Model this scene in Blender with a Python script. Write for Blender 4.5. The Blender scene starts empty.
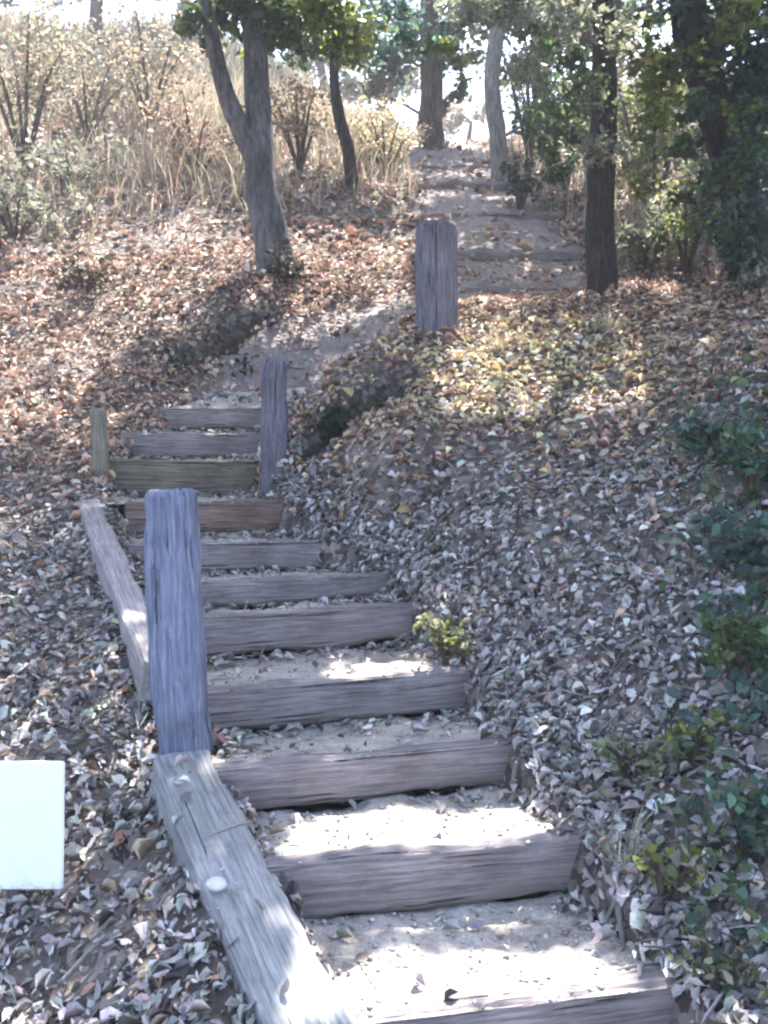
import bpy, math, random
import numpy as np
from mathutils import Vector, Matrix, noise

random.seed(7)
rng = np.random.default_rng(7)
S = bpy.context.scene
COL = S.collection

# ------------------------------------------------------------------ camera
CAMZ = 1.56
PITCH = math.radians(2.5)
F = 1000.0
cp, sp = math.cos(PITCH), math.sin(PITCH)

def P(px, py, Y):
    u, v = (px - 384) / F, (512 - py) / F
    d = (u, cp + v * sp, -sp + v * cp)
    k = Y / d[1]
    return Vector((d[0] * k, Y, CAMZ + d[2] * k))

def on_plane(px, py, z):
    u, v = (px - 384) / F, (512 - py) / F
    d = (u, cp + v * sp, -sp + v * cp)
    k = (z - CAMZ) / d[2]
    return Vector((d[0] * k, d[1] * k, z))

def to_px(x, y, z):
    dz = z - CAMZ
    fw = y * cp - dz * sp
    up = y * sp + dz * cp
    fw = np.maximum(fw, 1e-3)
    return 384 + F * x / fw, 512 - F * up / fw

cam_data = bpy.data.cameras.new('camera')
cam = bpy.data.objects.new('camera', cam_data)
COL.objects.link(cam)
cam.location = (0, 0, CAMZ)
cam.rotation_euler = (math.radians(90) - PITCH, 0, 0)
cam_data.sensor_fit = 'VERTICAL'
cam_data.sensor_height = 24.0
cam_data.lens = 24.0 * F / 1024.0
cam_data.clip_start = 0.05
cam_data.clip_end = 3000
S.camera = cam

# ------------------------------------------------------------------ light
SUN_EL, SUN_AZ = math.radians(65), math.radians(14)
SUN = np.array([math.sin(SUN_AZ) * math.cos(SUN_EL), math.cos(SUN_AZ) * math.cos(SUN_EL), math.sin(SUN_EL)])
W = bpy.data.worlds.new('World')
S.world = W
W.use_nodes = True
nt = W.node_tree
nt.nodes.clear()
sky = nt.nodes.new('ShaderNodeTexSky')
sky.sky_type = 'NISHITA'
sky.sun_disc = False
sky.sun_elevation = SUN_EL
sky.sun_rotation = SUN_AZ
sky.air_density = 1.0
sky.dust_density = 2.5
sky.ozone_density = 1.0
bg = nt.nodes.new('ShaderNodeBackground')
bg.inputs[1].default_value = 0.15
wo = nt.nodes.new('ShaderNodeOutputWorld')
nt.links.new(sky.outputs[0], bg.inputs[0])
nt.links.new(bg.outputs[0], wo.inputs[0])
sl = bpy.data.lights.new('sun', 'SUN')
sl.energy = 5.0
sl.angle = math.radians(0.55)
sl.color = (1.0, 0.95, 0.86)
so = bpy.data.objects.new('sun', sl)
COL.objects.link(so)
so.rotation_euler = Vector(SUN).to_track_quat('Z', 'Y').to_euler()
so.location = (0, 0, 30)
S.view_settings.view_transform = 'Standard'
S.view_settings.look = 'None'
S.view_settings.exposure = 2.3
S.view_settings.gamma = 1.0
S.view_settings.use_curve_mapping = False

# ------------------------------------------------------------------ helpers
def tag(o, label=None, cat=None, group=None, kind=None):
    if label: o['label'] = label
    if cat: o['category'] = cat
    if group: o['group'] = group
    if kind: o['kind'] = kind
    return o

def empty(name, loc, label, cat, group=None):
    o = bpy.data.objects.new(name, None)
    COL.objects.link(o)
    o.location = loc
    o.empty_display_size = 0.1
    return tag(o, label, cat, group)

def link_mesh(name, me, mat, parent=None, smooth=False):
    o = bpy.data.objects.new(name, me)
    COL.objects.link(o)
    if mat: me.materials.append(mat)
    if smooth:
        me.polygons.foreach_set('use_smooth', np.ones(len(me.polygons), bool))
    if parent:
        o.parent = parent
        if o.parent is not None:
            o.matrix_parent_inverse = Matrix.Translation(parent.location).inverted()
    return o

def np_mesh(name, V, faces, tint=None):
    """V (n,3), faces (m,k) all the same k"""
    me = bpy.data.meshes.new(name)
    n, (m, k) = len(V), faces.shape
    me.vertices.add(n)
    me.vertices.foreach_set('co', V.astype(np.float32).ravel())
    me.loops.add(m * k)
    me.loops.foreach_set('vertex_index', faces.astype(np.int32).ravel())
    me.polygons.add(m)
    me.polygons.foreach_set('loop_start', np.arange(0, m * k, k, dtype=np.int32))
    me.polygons.foreach_set('loop_total', np.full(m, k, np.int32))
    me.update(calc_edges=True)
    if tint is not None:
        a = me.attributes.new('tint', 'FLOAT_COLOR', 'POINT')
        c = np.ones((n, 4), np.float32)
        c[:, :3] = tint
        a.data.foreach_set('color', c.ravel())
    return me

class VNoise:
    """smooth value noise on a lattice, vectorised"""
    def __init__(self, seed):
        self.t = np.random.default_rng(seed).random((64, 64))
    def __call__(self, x, y):
        xi, yi = np.floor(x).astype(int), np.floor(y).astype(int)
        fx, fy = x - xi, y - yi
        fx, fy = fx * fx * (3 - 2 * fx), fy * fy * (3 - 2 * fy)
        t = self.t
        a, b = t[xi % 64, yi % 64], t[(xi + 1) % 64, yi % 64]
        c, d = t[xi % 64, (yi + 1) % 64], t[(xi + 1) % 64, (yi + 1) % 64]
        return (a * (1 - fx) + b * fx) * (1 - fy) + (c * (1 - fx) + d * fx) * fy - 0.5
N1, N2, N3, N4 = VNoise(1), VNoise(2), VNoise(3), VNoise(4)

def sstep(a, b, x):
    t = np.clip((x - a) / (b - a), 0, 1)
    return t * t * (3 - 2 * t)

# ------------------------------------------------------------------ materials
def new_mat(name):
    m = bpy.data.materials.new(name)
    m.use_nodes = True
    t = m.node_tree
    b = t.nodes['Principled BSDF']
    return m, t, b

def nd(t, typ, **kw):
    n = t.nodes.new(typ)
    for k, v in kw.items():
        setattr(n, k, v)
    return n

def ramp(t, stops, src):
    r = t.nodes.new('ShaderNodeValToRGB')
    e = r.color_ramp.elements
    while len(e) < len(stops): e.new(0.5)
    for i, (p, c) in enumerate(stops):
        e[i].position = p
        e[i].color = (*c, 1)
    t.links.new(src, r.inputs[0])
    return r.outputs[0]

def noise_node(t, co, scale, detail=6, rough=0.6):
    n = t.nodes.new('ShaderNodeTexNoise')
    n.inputs['Scale'].default_value = scale
    n.inputs['Detail'].default_value = detail
    n.inputs['Roughness'].default_value = rough
    if co is not None: t.links.new(co, n.inputs['Vector'])
    return n.outputs['Fac']

def mixc(t, fac, a, b, mode='MIX'):
    m = t.nodes.new('ShaderNodeMix')
    m.data_type = 'RGBA'
    m.blend_type = mode
    for s, v in ((m.inputs[0], fac), (m.inputs[6], a), (m.inputs[7], b)):
        if hasattr(v, 'links') or isinstance(v, bpy.types.NodeSocket): t.links.new(v, s)
        elif isinstance(v, (int, float)): s.default_value = v
        else: s.default_value = (*v, 1)
    return m.outputs[2]

def bump(t, b, h, strength, dist):
    n = t.nodes.new('ShaderNodeBump')
    n.inputs['Strength'].default_value = strength
    n.inputs['Distance'].default_value = dist
    t.links.new(h, n.inputs['Height'])
    t.links.new(n.outputs[0], b.inputs['Normal'])

def mat_leaf(name, transl=0.0, rough=0.6, gain=1.0):
    m, t, b = new_mat(name)
    a = nd(t, 'ShaderNodeAttribute', attribute_name='tint')
    geo = nd(t, 'ShaderNodeTexCoord')
    n = noise_node(t, geo.outputs['Object'], 60, 3)
    c = mixc(t, 1.0, a.outputs['Color'], ramp(t, [(0.3, (.72, .72, .72)), (0.7, (1.2, 1.2, 1.2))], n), 'MULTIPLY')
    t.links.new(c, b.inputs['Base Color'])
    b.inputs['Roughness'].default_value = rough
    b.inputs['Specular IOR Level'].default_value = 0.35
    if transl:
        tr = nd(t, 'ShaderNodeBsdfTranslucent')
        t.links.new(c, tr.inputs['Color'])
        mx = nd(t, 'ShaderNodeMixShader')
        mx.inputs[0].default_value = transl
        out = t.nodes['Material Output']
        t.links.new(b.outputs[0], mx.inputs[1])
        t.links.new(tr.outputs[0], mx.inputs[2])
        t.links.new(mx.outputs[0], out.inputs['Surface'])
    return m

M_LITTER = mat_leaf('dry_leaf', 0.12, 0.65)
M_LEAF = mat_leaf('green_leaf', 0.52, 0.45)
M_GRASS = mat_leaf('dry_grass', 0.3, 0.7)

def mat_ground():
    m, t, b = new_mat('ground_soil')
    tc = nd(t, 'ShaderNodeTexCoord')
    o = tc.outputs['Object']
    v = nd(t, 'ShaderNodeTexVoronoi')
    v.inputs['Scale'].default_value = 26
    t.links.new(o, v.inputs['Vector'])
    sep = nd(t, 'ShaderNodeSeparateColor')
    t.links.new(v.outputs['Color'], sep.inputs[0])
    litter = ramp(t, [(0.0, (.05, .044, .043)), (0.4, (.11, .095, .09)), (0.75, (.19, .168, .16)), (1.0, (.28, .255, .245))], sep.outputs[0])
    n1 = noise_node(t, o, 2.2, 8)
    litter = mixc(t, 1.0, litter, ramp(t, [(0.3, (.6, .6, .6)), (0.7, (1.3, 1.25, 1.2))], n1), 'MULTIPLY')
    n2 = noise_node(t, o, 9, 10, 0.7)
    dirt = ramp(t, [(0.25, (.16, .138, .138)), (0.5, (.26, .23, .23)), (0.75, (.34, .31, .31))], n2)
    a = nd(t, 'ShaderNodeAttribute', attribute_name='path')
    h = nd(t, 'ShaderNodeAttribute', attribute_name='hollow_shade')
    litter = mixc(t, h.outputs['Fac'], litter, ramp(t, [(.3, (.014, .012, .011)), (.7, (.05, .04, .034))], n2))  # shade of the hollows painted as darker soil
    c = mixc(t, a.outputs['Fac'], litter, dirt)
    t.links.new(c, b.inputs['Base Color'])
    b.inputs['Roughness'].default_value = 0.95
    b.inputs['Specular IOR Level'].default_value = 0.15
    ad = nd(t, 'ShaderNodeMath', operation='ADD')
    t.links.new(n2, ad.inputs[0]); t.links.new(v.outputs['Distance'], ad.inputs[1])
    bump(t, b, ad.outputs[0], 0.7, 0.04)
    return m

def mat_tread():
    m, t, b = new_mat('tread_gravel')
    tc = nd(t, 'ShaderNodeTexCoord')
    o = tc.outputs['Object']
    n1 = noise_node(t, o, 5, 8)
    n2 = noise_node(t, o, 45, 8, 0.75)
    v = nd(t, 'ShaderNodeTexVoronoi')
    v.inputs['Scale'].default_value = 70
    t.links.new(o, v.inputs['Vector'])
    c = ramp(t, [(0.25, (.29, .265, .25)), (0.5, (.44, .415, .395)), (0.8, (.58, .56, .54))], n2)
    c = mixc(t, 1.0, c, ramp(t, [(0.3, (.65, .62, .6)), (0.65, (1.15, 1.12, 1.1))], n1), 'MULTIPLY')
    t.links.new(c, b.inputs['Base Color'])
    b.inputs['Roughness'].default_value = 0.95
    b.inputs['Specular IOR Level'].default_value = 0.15
    ad = nd(t, 'ShaderNodeMath', operation='ADD')
    t.links.new(n2, ad.inputs[0]); t.links.new(v.outputs['Distance'], ad.inputs[1])
    bump(t, b, ad.outputs[0], 0.6, 0.015)
    return m

def mat_wood(name, dark, mid, light, axis, moss=None, mud=False, crack=.33):
    m, t, b = new_mat(name)
    tc = nd(t, 'ShaderNodeTexCoord')
    mp = nd(t, 'ShaderNodeMapping')
    sc = [48, 48, 48]
    sc[axis] = 2.2
    mp.inputs['Scale'].default_value = sc
    t.links.new(tc.outputs['Object'], mp.inputs['Vector'])
    g = noise_node(t, mp.outputs[0], 2.0, 8, 0.65)
    c = ramp(t, [(0.34, dark), (0.5, mid), (0.66, light)], g)
    big = noise_node(t, tc.outputs['Object'], 3.5, 6, 0.65)
    c = mixc(t, 1.0, c, ramp(t, [(0.3, (.62, .62, .62)), (0.7, (1.2, 1.2, 1.2))], big), 'MULTIPLY')
    if moss:
        n = noise_node(t, tc.outputs['Object'], 7, 6, 0.7)
        f = nd(t, 'ShaderNodeMapRange')
        f.inputs[1].default_value = 0.52; f.inputs[2].default_value = 0.68
        f.inputs[4].default_value = 0.65
        t.links.new(n, f.inputs[0])
        c = mixc(t, f.outputs[0], c, moss)
    if mud:                          # soil splashed along the lower half of the board
        sx = nd(t, 'ShaderNodeSeparateXYZ')
        t.links.new(tc.outputs['Object'], sx.inputs[0])
        mn = noise_node(t, tc.outputs['Object'], 11, 7, .7)
        ml = nd(t, 'ShaderNodeMath', operation='MULTIPLY_ADD')
        t.links.new(mn, ml.inputs[0]); ml.inputs[1].default_value = .16
        t.links.new(sx.outputs[2], ml.inputs[2])
        mr = nd(t, 'ShaderNodeMapRange')
        mr.inputs[1].default_value = .085; mr.inputs[2].default_value = .015
        mr.inputs[4].default_value = .7
        t.links.new(ml.outputs[0], mr.inputs[0])
        c = mixc(t, mr.outputs[0], c, (.20, .175, .165))
    # drying checks along the grain
    mp2 = nd(t, 'ShaderNodeMapping')
    sc2 = [55, 55, 55]
    sc2[axis] = 1.5
    mp2.inputs['Scale'].default_value = sc2
    t.links.new(tc.outputs['Object'], mp2.inputs['Vector'])
    k = noise_node(t, mp2.outputs[0], 1.0, 3, 0.5)
    kr = nd(t, 'ShaderNodeMapRange')
    kr.inputs[1].default_value = crack; kr.inputs[2].default_value = crack + .05
    t.links.new(k, kr.inputs[0])
    c = mixc(t, kr.outputs[0], (dark[0] * .35, dark[1] * .35, dark[2] * .35), c)
    t.links.new(c, b.inputs['Base Color'])
    b.inputs['Roughness'].default_value = 0.85
    b.inputs['Specular IOR Level'].default_value = 0.25
    ad = nd(t, 'ShaderNodeMath', operation='ADD')
    t.links.new(g, ad.inputs[0]); t.links.new(kr.outputs[0], ad.inputs[1])
    bump(t, b, ad.outputs[0], 0.9, 0.010)
    return m

def mat_bark(name, dark, mid, light):
    m, t, b = new_mat(name)
    tc = nd(t, 'ShaderNodeTexCoord')
    mp = nd(t, 'ShaderNodeMapping')
    mp.inputs['Scale'].default_value = (15, 15, 3.2)
    t.links.new(tc.outputs['Object'], mp.inputs['Vector'])
    g = noise_node(t, mp.outputs[0], 2.0, 9, 0.7)
    big = noise_node(t, tc.outputs['Object'], 2.5, 5)
    c = ramp(t, [(0.36, dark), (0.5, mid), (0.64, light)], g)
    c = mixc(t, 1.0, c, ramp(t, [(0.3, (.55, .55, .55)), (0.7, (1.35, 1.35, 1.35))], big), 'MULTIPLY')
    t.links.new(c, b.inputs['Base Color'])
    b.inputs['Roughness'].default_value = 0.9
    b.inputs['Specular IOR Level'].default_value = 0.2
    bump(t, b, g, 1.0, 0.08)
    return m

M_GROUND = mat_ground()
M_TREAD = mat_tread()
M_RISER = mat_wood('riser_wood', (.12, .10, .11), (.225, .195, .205), (.32, .285, .295), 0, None, True)
M_RISER_OLIVE = mat_wood('riser_wood_olive', (.07, .062, .05), (.16, .14, .11), (.25, .225, .18), 0)
M_RISER_RED = mat_wood('riser_wood_red', (.09, .06, .05), (.19, .13, .11), (.27, .2, .175), 0)
M_BEAM = mat_wood('edging_wood', (.17, .17, .18), (.30, .30, .32), (.43, .43, .44), 0, (.19, .23, .17), False, .25)
M_BEAM2 = mat_wood('edging_wood_pale', (.2, .18, .19), (.36, .33, .34), (.48, .45, .46), 0, None, False, .25)
M_POST = mat_wood('post_wood', (.095, .11, .17), (.17, .195, .29), (.28, .30, .40), 2)
M_POST2 = mat_wood('post_wood_grey', (.08, .075, .10), (.155, .145, .185), (.24, .225, .27), 2)
M_POST3 = mat_wood('post_wood_olive', (.12, .11, .09), (.21, .19, .155), (.30, .275, .23), 2)
M_BARK_GREY = mat_bark('bark_grey', (.10, .097, .105), (.20, .195, .21), (.31, .30, .32))
M_BARK_DARK = mat_bark('bark_dark', (.016, .014, .014), (.04, .034, .032), (.08, .07, .065))
M_BARK_BROWN = mat_bark('bark_brown', (.05, .038, .03), (.11, .085, .068), (.18, .145, .12))
M_BARK_PALE = mat_bark('bark_pale', (.17, .165, .16), (.32, .31, .30), (.46, .45, .43))

# ------------------------------------------------------------------ the stair line
# each step: left end on the picture, its distance, right end (picture), riser height
STEPS = []
def step_px(l, Y, r, h):
    a = P(l[0], l[1], Y)
    b = on_plane(r[0], r[1], a.z)
    STEPS.append((a, b, h))
def step_yaw(l, Y, yaw, width, h):
    a = P(l[0], l[1], Y)
    b = a + Vector((math.cos(math.radians(yaw)), math.sin(math.radians(yaw)), 0)) * width
    STEPS.append((a, b, h))
step_px((350, 1024), 2.30, (690, 983), .17)
step_px((283, 864), 2.80, (588, 838), .165)
step_px((228, 768), 3.25, (518, 742), .145)
step_px((203, 692), 3.72, (478, 669), .155)
step_px((180, 618), 4.22, (420, 604), .165)
step_px((160, 584), 4.66, (396, 574), .115)
step_yaw((138, 545), 5.12, 18, 1.0, .14)
step_yaw((116, 503), 5.62, 16, .98, .17)
step_yaw((106, 461), 6.15, 12, .95, .19)
step_yaw((128, 434), 6.62, 8, .95, .14)
step_yaw((165, 408), 7.08, 2, .95, .14)
LE = [s[0] for s in STEPS]
RE = [s[1] for s in STEPS]
# end of the stair: where the path bends out of sight
LE_END, RE_END = P(215, 376, 7.5), P(345, 372, 7.3)
z_end = LE[-1].z + .12
LE_END.z = RE_END.z = z_end
# ground before the first step
d0 = (LE[1] - LE[0])
LE_0 = LE[0] + Vector((.30, -.9, -.17)); RE_0 = RE[0] + Vector((.25, -.9, -.17))

corr_L = [LE_0] + LE + [LE_END]
corr_R = [RE_0] + RE + [RE_END]

# upper path timbers
UP = []
for l, r, Y in (((455, 287), (578, 284), 8.6), ((458, 254), (575, 251), 9.8), ((424, 214), (560, 214), 11.3),
                ((402, 186), (522, 188), 12.8), ((418, 166), (492, 166), 14.3)):
    a = P(*l, Y); b = P(*r, Y); b.z = a.z
    UP.append((a, b))

# ------------------------------------------------------------------ terrain
CP = []
def c(px, py, Y, dz=0.0):
    p = P(px, py, Y); CP.append((p.x, p.y, p.z + dz))
for k in range(len(corr_L)):
    for e, dz in ((corr_L[k], -.06), (corr_R[k], .03)):
        CP.append((e.x, e.y, e.z + dz))
for a, b in UP:
    m = (a + b) / 2
    for e in (a, m, b): CP.append((e.x, e.y, e.z - .03))
for p in [(0, 1000, 2.6), (0, 880, 3.0), (0, 762, 3.5), (0, 640, 4.25), (0, 500, 5.8), (30, 430, 6.8), (0, 380, 7.6), (0, 300, 9.0),
          (0, 240, 10.4), (0, 190, 12), (100, 900, 2.75), (110, 1000, 2.45), (60, 600, 4.6), (100, 400, 7.2), (200, 338, 8.0), (130, 350, 8.0), (280, 300, 8.4),
          (275, 268, 9.0), (350, 300, 8.7), (400, 322, 7.25), (420, 450, 5.6), (400, 400, 6.2), (330, 365, 7.0), (310, 440, 6.15), (370, 470, 5.6), (450, 520, 4.9), (520, 600, 4.3),
          (520, 680, 3.9), (600, 760, 3.4), (640, 850, 2.95), (730, 960, 2.5), (768, 860, 2.75), (768, 700, 3.3), (768, 560, 4.0),
          (768, 450, 4.7), (768, 380, 5.3), (650, 450, 5.2), (650, 520, 4.5), (560, 450, 5.5), (550, 390, 6.2), (650, 380, 6.2),
          (550, 345, 6.9), (437, 345, 7.0), (650, 320, 7.2), (600, 305, 7.9), (700, 280, 8.5), (768, 275, 8.6), (400, 230, 11),
          (620, 205, 11.3), (720, 200, 12), (340, 185, 12), (180, 188, 12), (80, 130, 14.5), (250, 135, 14.5), (450, 150, 15.3), (560, 160, 14.5), (680, 150, 15)]:
    c(*p)
for x, z18, z23 in ((-10, 8.5, 11.3), (-7, 8.5, 11.3), (-4, 8.3, 11.0), (-1.5, 7.8, 9.9), (1.2, 6.95, 7.5), (4, 7.6, 9.8), (7, 7.9, 10.3), (10, 7.9, 10.3)):
    CP.append((x, 18.5, z18)); CP.append((x, 23, z23))
CP += [(-1.2, 1.2, .1), (1.2, 1.2, .1), (0, .3, 0), (-3, 3, .7), (3, 3, .9), (-5, 7, 2.2), (4.5, 6, 2.6), (6, 10, 4.4), (-7, 11, 4.2)]
CP = np.array(CP)

_ay = np.array([-400, -60, -20, -6, 0, 2.4, 6, 12, 17, 22, 60, 400])
_az = np.array([-30, -12, -5, -1.2, 0, .15, 1.5, 4.7, 6.7, 7.0, 7.5, 4])
def base_z(y):
    return np.interp(y, _ay, _az)
def kern(r, l=2.6):
    q = math.sqrt(3) * r / l
    return (1 + q) * np.exp(-q)
_d = np.hypot(CP[:, None, 0] - CP[None, :, 0], CP[:, None, 1] - CP[None, :, 1])
_w = np.linalg.solve(kern(_d) + np.eye(len(CP)) * 2e-3, CP[:, 2] - base_z(CP[:, 1]))

def inward(a, b, q):
    d = Vector((b.x - a.x, b.y - a.y, 0)).normalized()
    return a + d * q
carve_poly = np.array([(p.x, p.y) for p in corr_L] + [inward(r_, l_, .015).xy[:] for r_, l_ in zip(reversed(corr_R), reversed(corr_L))])
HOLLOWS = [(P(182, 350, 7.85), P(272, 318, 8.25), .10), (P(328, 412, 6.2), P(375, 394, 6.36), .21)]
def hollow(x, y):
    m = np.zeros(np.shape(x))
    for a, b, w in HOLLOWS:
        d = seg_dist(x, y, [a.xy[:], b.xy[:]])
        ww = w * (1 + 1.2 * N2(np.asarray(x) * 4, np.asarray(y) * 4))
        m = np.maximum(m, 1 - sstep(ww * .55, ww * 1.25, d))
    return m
corr_poly = np.array([(p.x, p.y) for p in corr_L] + [(p.x, p.y) for p in reversed(corr_R)])
def poly_sd(x, y, poly):
    """signed distance, negative inside"""
    d = np.full(x.shape, 1e9)
    ins = np.zeros(x.shape, bool)
    n = len(poly)
    for i in range(n):
        ax, ay = poly[i]; bx, by = poly[(i + 1) % n]
        ex, ey = bx - ax, by - ay
        t = np.clip(((x - ax) * ex + (y - ay) * ey) / (ex * ex + ey * ey + 1e-12), 0, 1)
        d = np.minimum(d, np.hypot(x - ax - t * ex, y - ay - t * ey))
        cnd = ((ay > y) != (by > y)) & (x < ex * (y - ay) / (ey + 1e-12) + ax)
        ins ^= cnd
    return np.where(ins, -d, d)

def seg_dist(x, y, pts):
    d = np.full(x.shape, 1e9)
    for (ax, ay), (bx, by) in zip(pts[:-1], pts[1:]):
        ex, ey = bx - ax, by - ay
        t = np.clip(((x - ax) * ex + (y - ay) * ey) / (ex * ex + ey * ey), 0, 1)
        d = np.minimum(d, np.hypot(x - ax - t * ex, y - ay - t * ey))
    return d
up_line = [((LE_END + RE_END) / 2).xy[:], (.05, 8.0)] + [((a + b) / 2).xy[:] for a, b in UP] + [(1.0, 16), (1.2, 22)]
def path_mask(x, y):
    d = seg_dist(x, y, up_line)
    w = .62 + .25 * N3(x * 1.3, y * 1.3)
    return 1 - sstep(w - .15, w + .22, d)

def raw_z(x, y):
    z = base_z(y)
    for (cx, cy, _), w in zip(CP, _w):
        z = z + w * kern(np.hypot(x - cx, y - cy))
    return z

def terrain_z(x, y, carve=True):
    x = np.asarray(x, float); y = np.asarray(y, float)
    z = raw_z(x, y)
    sd = poly_sd(x, y, corr_poly)
    pm = path_mask(x, y)
    rough = sstep(0.0, 0.35, sd) * (1 - .75 * pm)
    z = z + rough * (.16 * N1(x * 1.1, y * 1.1) + .09 * N2(x * 2.7, y * 2.7) + .05 * N3(x * 6.5, y * 6.5) + .022 * N4(x * 15, y * 15))
    z = z + pm * .03 * N2(x * 4, y * 4)
    if carve:
        z = z - .30 * (1 - sstep(-.09, .0, poly_sd(x, y, carve_poly)))
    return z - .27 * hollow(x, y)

def axis_vals(segs):
    out = []
    for a, b, s in segs:
        out += list(np.arange(a, b, s))
    out.append(segs[-1][1])
    return np.array(out)
gx = axis_vals([(-260, -60, 40), (-60, -16, 4), (-16, -7, .5), (-7, -3, .12), (-3, 3, .035), (3, 7, .12), (7, 16, .5), (16, 60, 4), (60, 260, 40)])
gy = axis_vals([(-160, -40, 40), (-40, -6, 4), (-6, 1, .4), (1, 9.5, .035), (9.5, 17, .09), (17, 26, .4), (26, 60, 3), (60, 400, 40)])
GX, GY = np.meshgrid(gx, gy)
GZ = terrain_z(GX.ravel(), GY.ravel()).reshape(GX.shape)
V = np.stack([GX.ravel(), GY.ravel(), GZ.ravel()], 1)
nx, ny = len(gx), len(gy)
i0 = (np.arange(ny - 1)[:, None] * nx + np.arange(nx - 1)[None, :]).ravel()
Fq = np.stack([i0, i0 + 1, i0 + nx + 1, i0 + nx], 1)
me = np_mesh('ground', V, Fq)
ab = me.attributes.new('hollow_shade', 'FLOAT', 'POINT')
ab.data.foreach_set('value', hollow(GX.ravel(), GY.ravel()).astype(np.float32))  # mask for the shade painted in the hollows
at = me.attributes.new('path', 'FLOAT', 'POINT')
at.data.foreach_set('value', path_mask(GX.ravel(), GY.ravel()).astype(np.float32))
tag(link_mesh('ground', me, M_GROUND, smooth=True), kind='structure')

# treads: one dirt sheet per tread, joined as the path
def tread_front(k):   # k index in corr; front edge heights
    return 0
Vt, Ft = [], []
TREADS = []     # for leaf scatter
base = 0
nu, nv = 70, 34
for k in range(len(corr_L) - 1):
    A, B, C_, D = corr_L[k], corr_R[k], corr_R[k + 1], corr_L[k + 1]
    zf = A.z - .006 if k > 0 else A.z
    if k + 1 <= len(STEPS):
        zb = corr_L[k + 1].z - STEPS[k][2] - .034
    else:
        zb = corr_L[k + 1].z
    if k == 0: zf = zb - .03
    TREADS.append((A, B, C_, D, zf, zb))
    uu, vv = np.meshgrid(np.linspace(-.05, 1.03, nu), np.linspace(.0, 1.07, nv))
    uu, vv = uu.ravel(), vv.ravel()
    xy = [(1 - vv) * ((1 - uu) * A[i] + uu * B[i]) + vv * ((1 - uu) * D[i] + uu * C_[i]) for i in (0, 1)]
    z = zf + (zb - zf) * vv ** 1.5
    z = z + .012 * N2(xy[0] * 6, xy[1] * 6) * sstep(0, .15, vv) + .012 * N3(xy[0] * 17, xy[1] * 17) * sstep(0, .12, vv)
    z = z + .03 * sstep(.93, 1.03, uu) + (.05 * np.clip(N4(xy[0] * 5, xy[1] * 5) + .12, -.1, .5)) * vv ** 3
    z = z + .010 * N4(xy[0] * 31, xy[1] * 31) * sstep(0, .12, vv)
    Vt.append(np.stack([xy[0], xy[1], z], 1))
    i0 = (np.arange(nv - 1)[:, None] * nu + np.arange(nu - 1)[None, :]).ravel() + base
    Ft.append(np.stack([i0, i0 + 1, i0 + nu + 1, i0 + nu], 1))
    base += nu * nv
tag(link_mesh('path', np_mesh('path', np.concatenate(Vt), np.concatenate(Ft)), M_TREAD, smooth=True), kind='structure')

# ------------------------------------------------------------------ timber
def timber_mesh(name, L, Wd, H, axis, seed, wear=.006, nseg=24, ch=.012, taper=0.0, dome=0.0):
    """chamfered sawn timber with worn edges, length along axis from 0 to L; cross section centred"""
    r = random.Random(seed)
    w, h = Wd / 2, H / 2
    prof = []
    for sx, sy in ((1, 1), (-1, 1), (-1, -1), (1, -1)):
        a = (sx * (w - ch), sy * h); b = (sx * w, sy * (h - ch))
        prof += [b, a] if sx * sy > 0 else [a, b]
    full = []
    for i in range(len(prof)):
        a, b = prof[i], prof[(i + 1) % len(prof)]
        full.append(a)
        if math.hypot(a[0] - b[0], a[1] - b[1]) > .03:
            for q in (1 / 3, 2 / 3):
                full.append((a[0] + (b[0] - a[0]) * q, a[1] + (b[1] - a[1]) * q))
    n = len(full)
    verts, faces = [], []
    off = r.random() * 50
    ts = [0, .008 / L] + [i / nseg for i in range(1, nseg)] + [1 - .008 / L, 1]
    for q, t in enumerate(ts):
        shrink = .93 if q in (0, len(ts) - 1) else 1.0
        if dome and t > 1 - dome:
            shrink *= 1 - .16 * ((t - 1 + dome) / dome) ** 2
        bend = .004 * math.sin(t * 5 + off)
        for (x, y) in full:
            nz = noise.noise(Vector((x * 9 + off, y * 9, t * L * 3.5)))
            nz2 = noise.noise(Vector((x * 40 + off, y * 40, t * L * 14)))
            k = shrink * (1 - taper * t) + (nz * wear * 1.6 + nz2 * wear * .6) / max(w, h)
            a, b = x * k + bend, y * k
            if axis == 0: verts.append((t * L, a, b))
            else: verts.append((a, b, t * L))
    m = len(ts)
    for j in range(m - 1):
        for i in range(n):
            p, q = j * n + i, j * n + (i + 1) % n
            f = (p, q, q + n, p + n)
            faces.append(f if axis == 2 else f)
    faces.append(tuple(range(n - 1, -1, -1)))
    faces.append(tuple((m - 1) * n + i for i in range(n)))
    me = bpy.data.meshes.new(name)
    me.from_pydata(verts, [], faces)
    me.update()
    import bmesh
    bm = bmesh.new(); bm.from_mesh(me)
    bmesh.ops.recalc_face_normals(bm, faces=bm.faces)
    bm.to_mesh(me); bm.free()
    me.polygons.foreach_set('use_smooth', np.ones(len(me.polygons), bool))
    me.set_sharp_from_angle(angle=math.radians(38))
    return me

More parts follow.
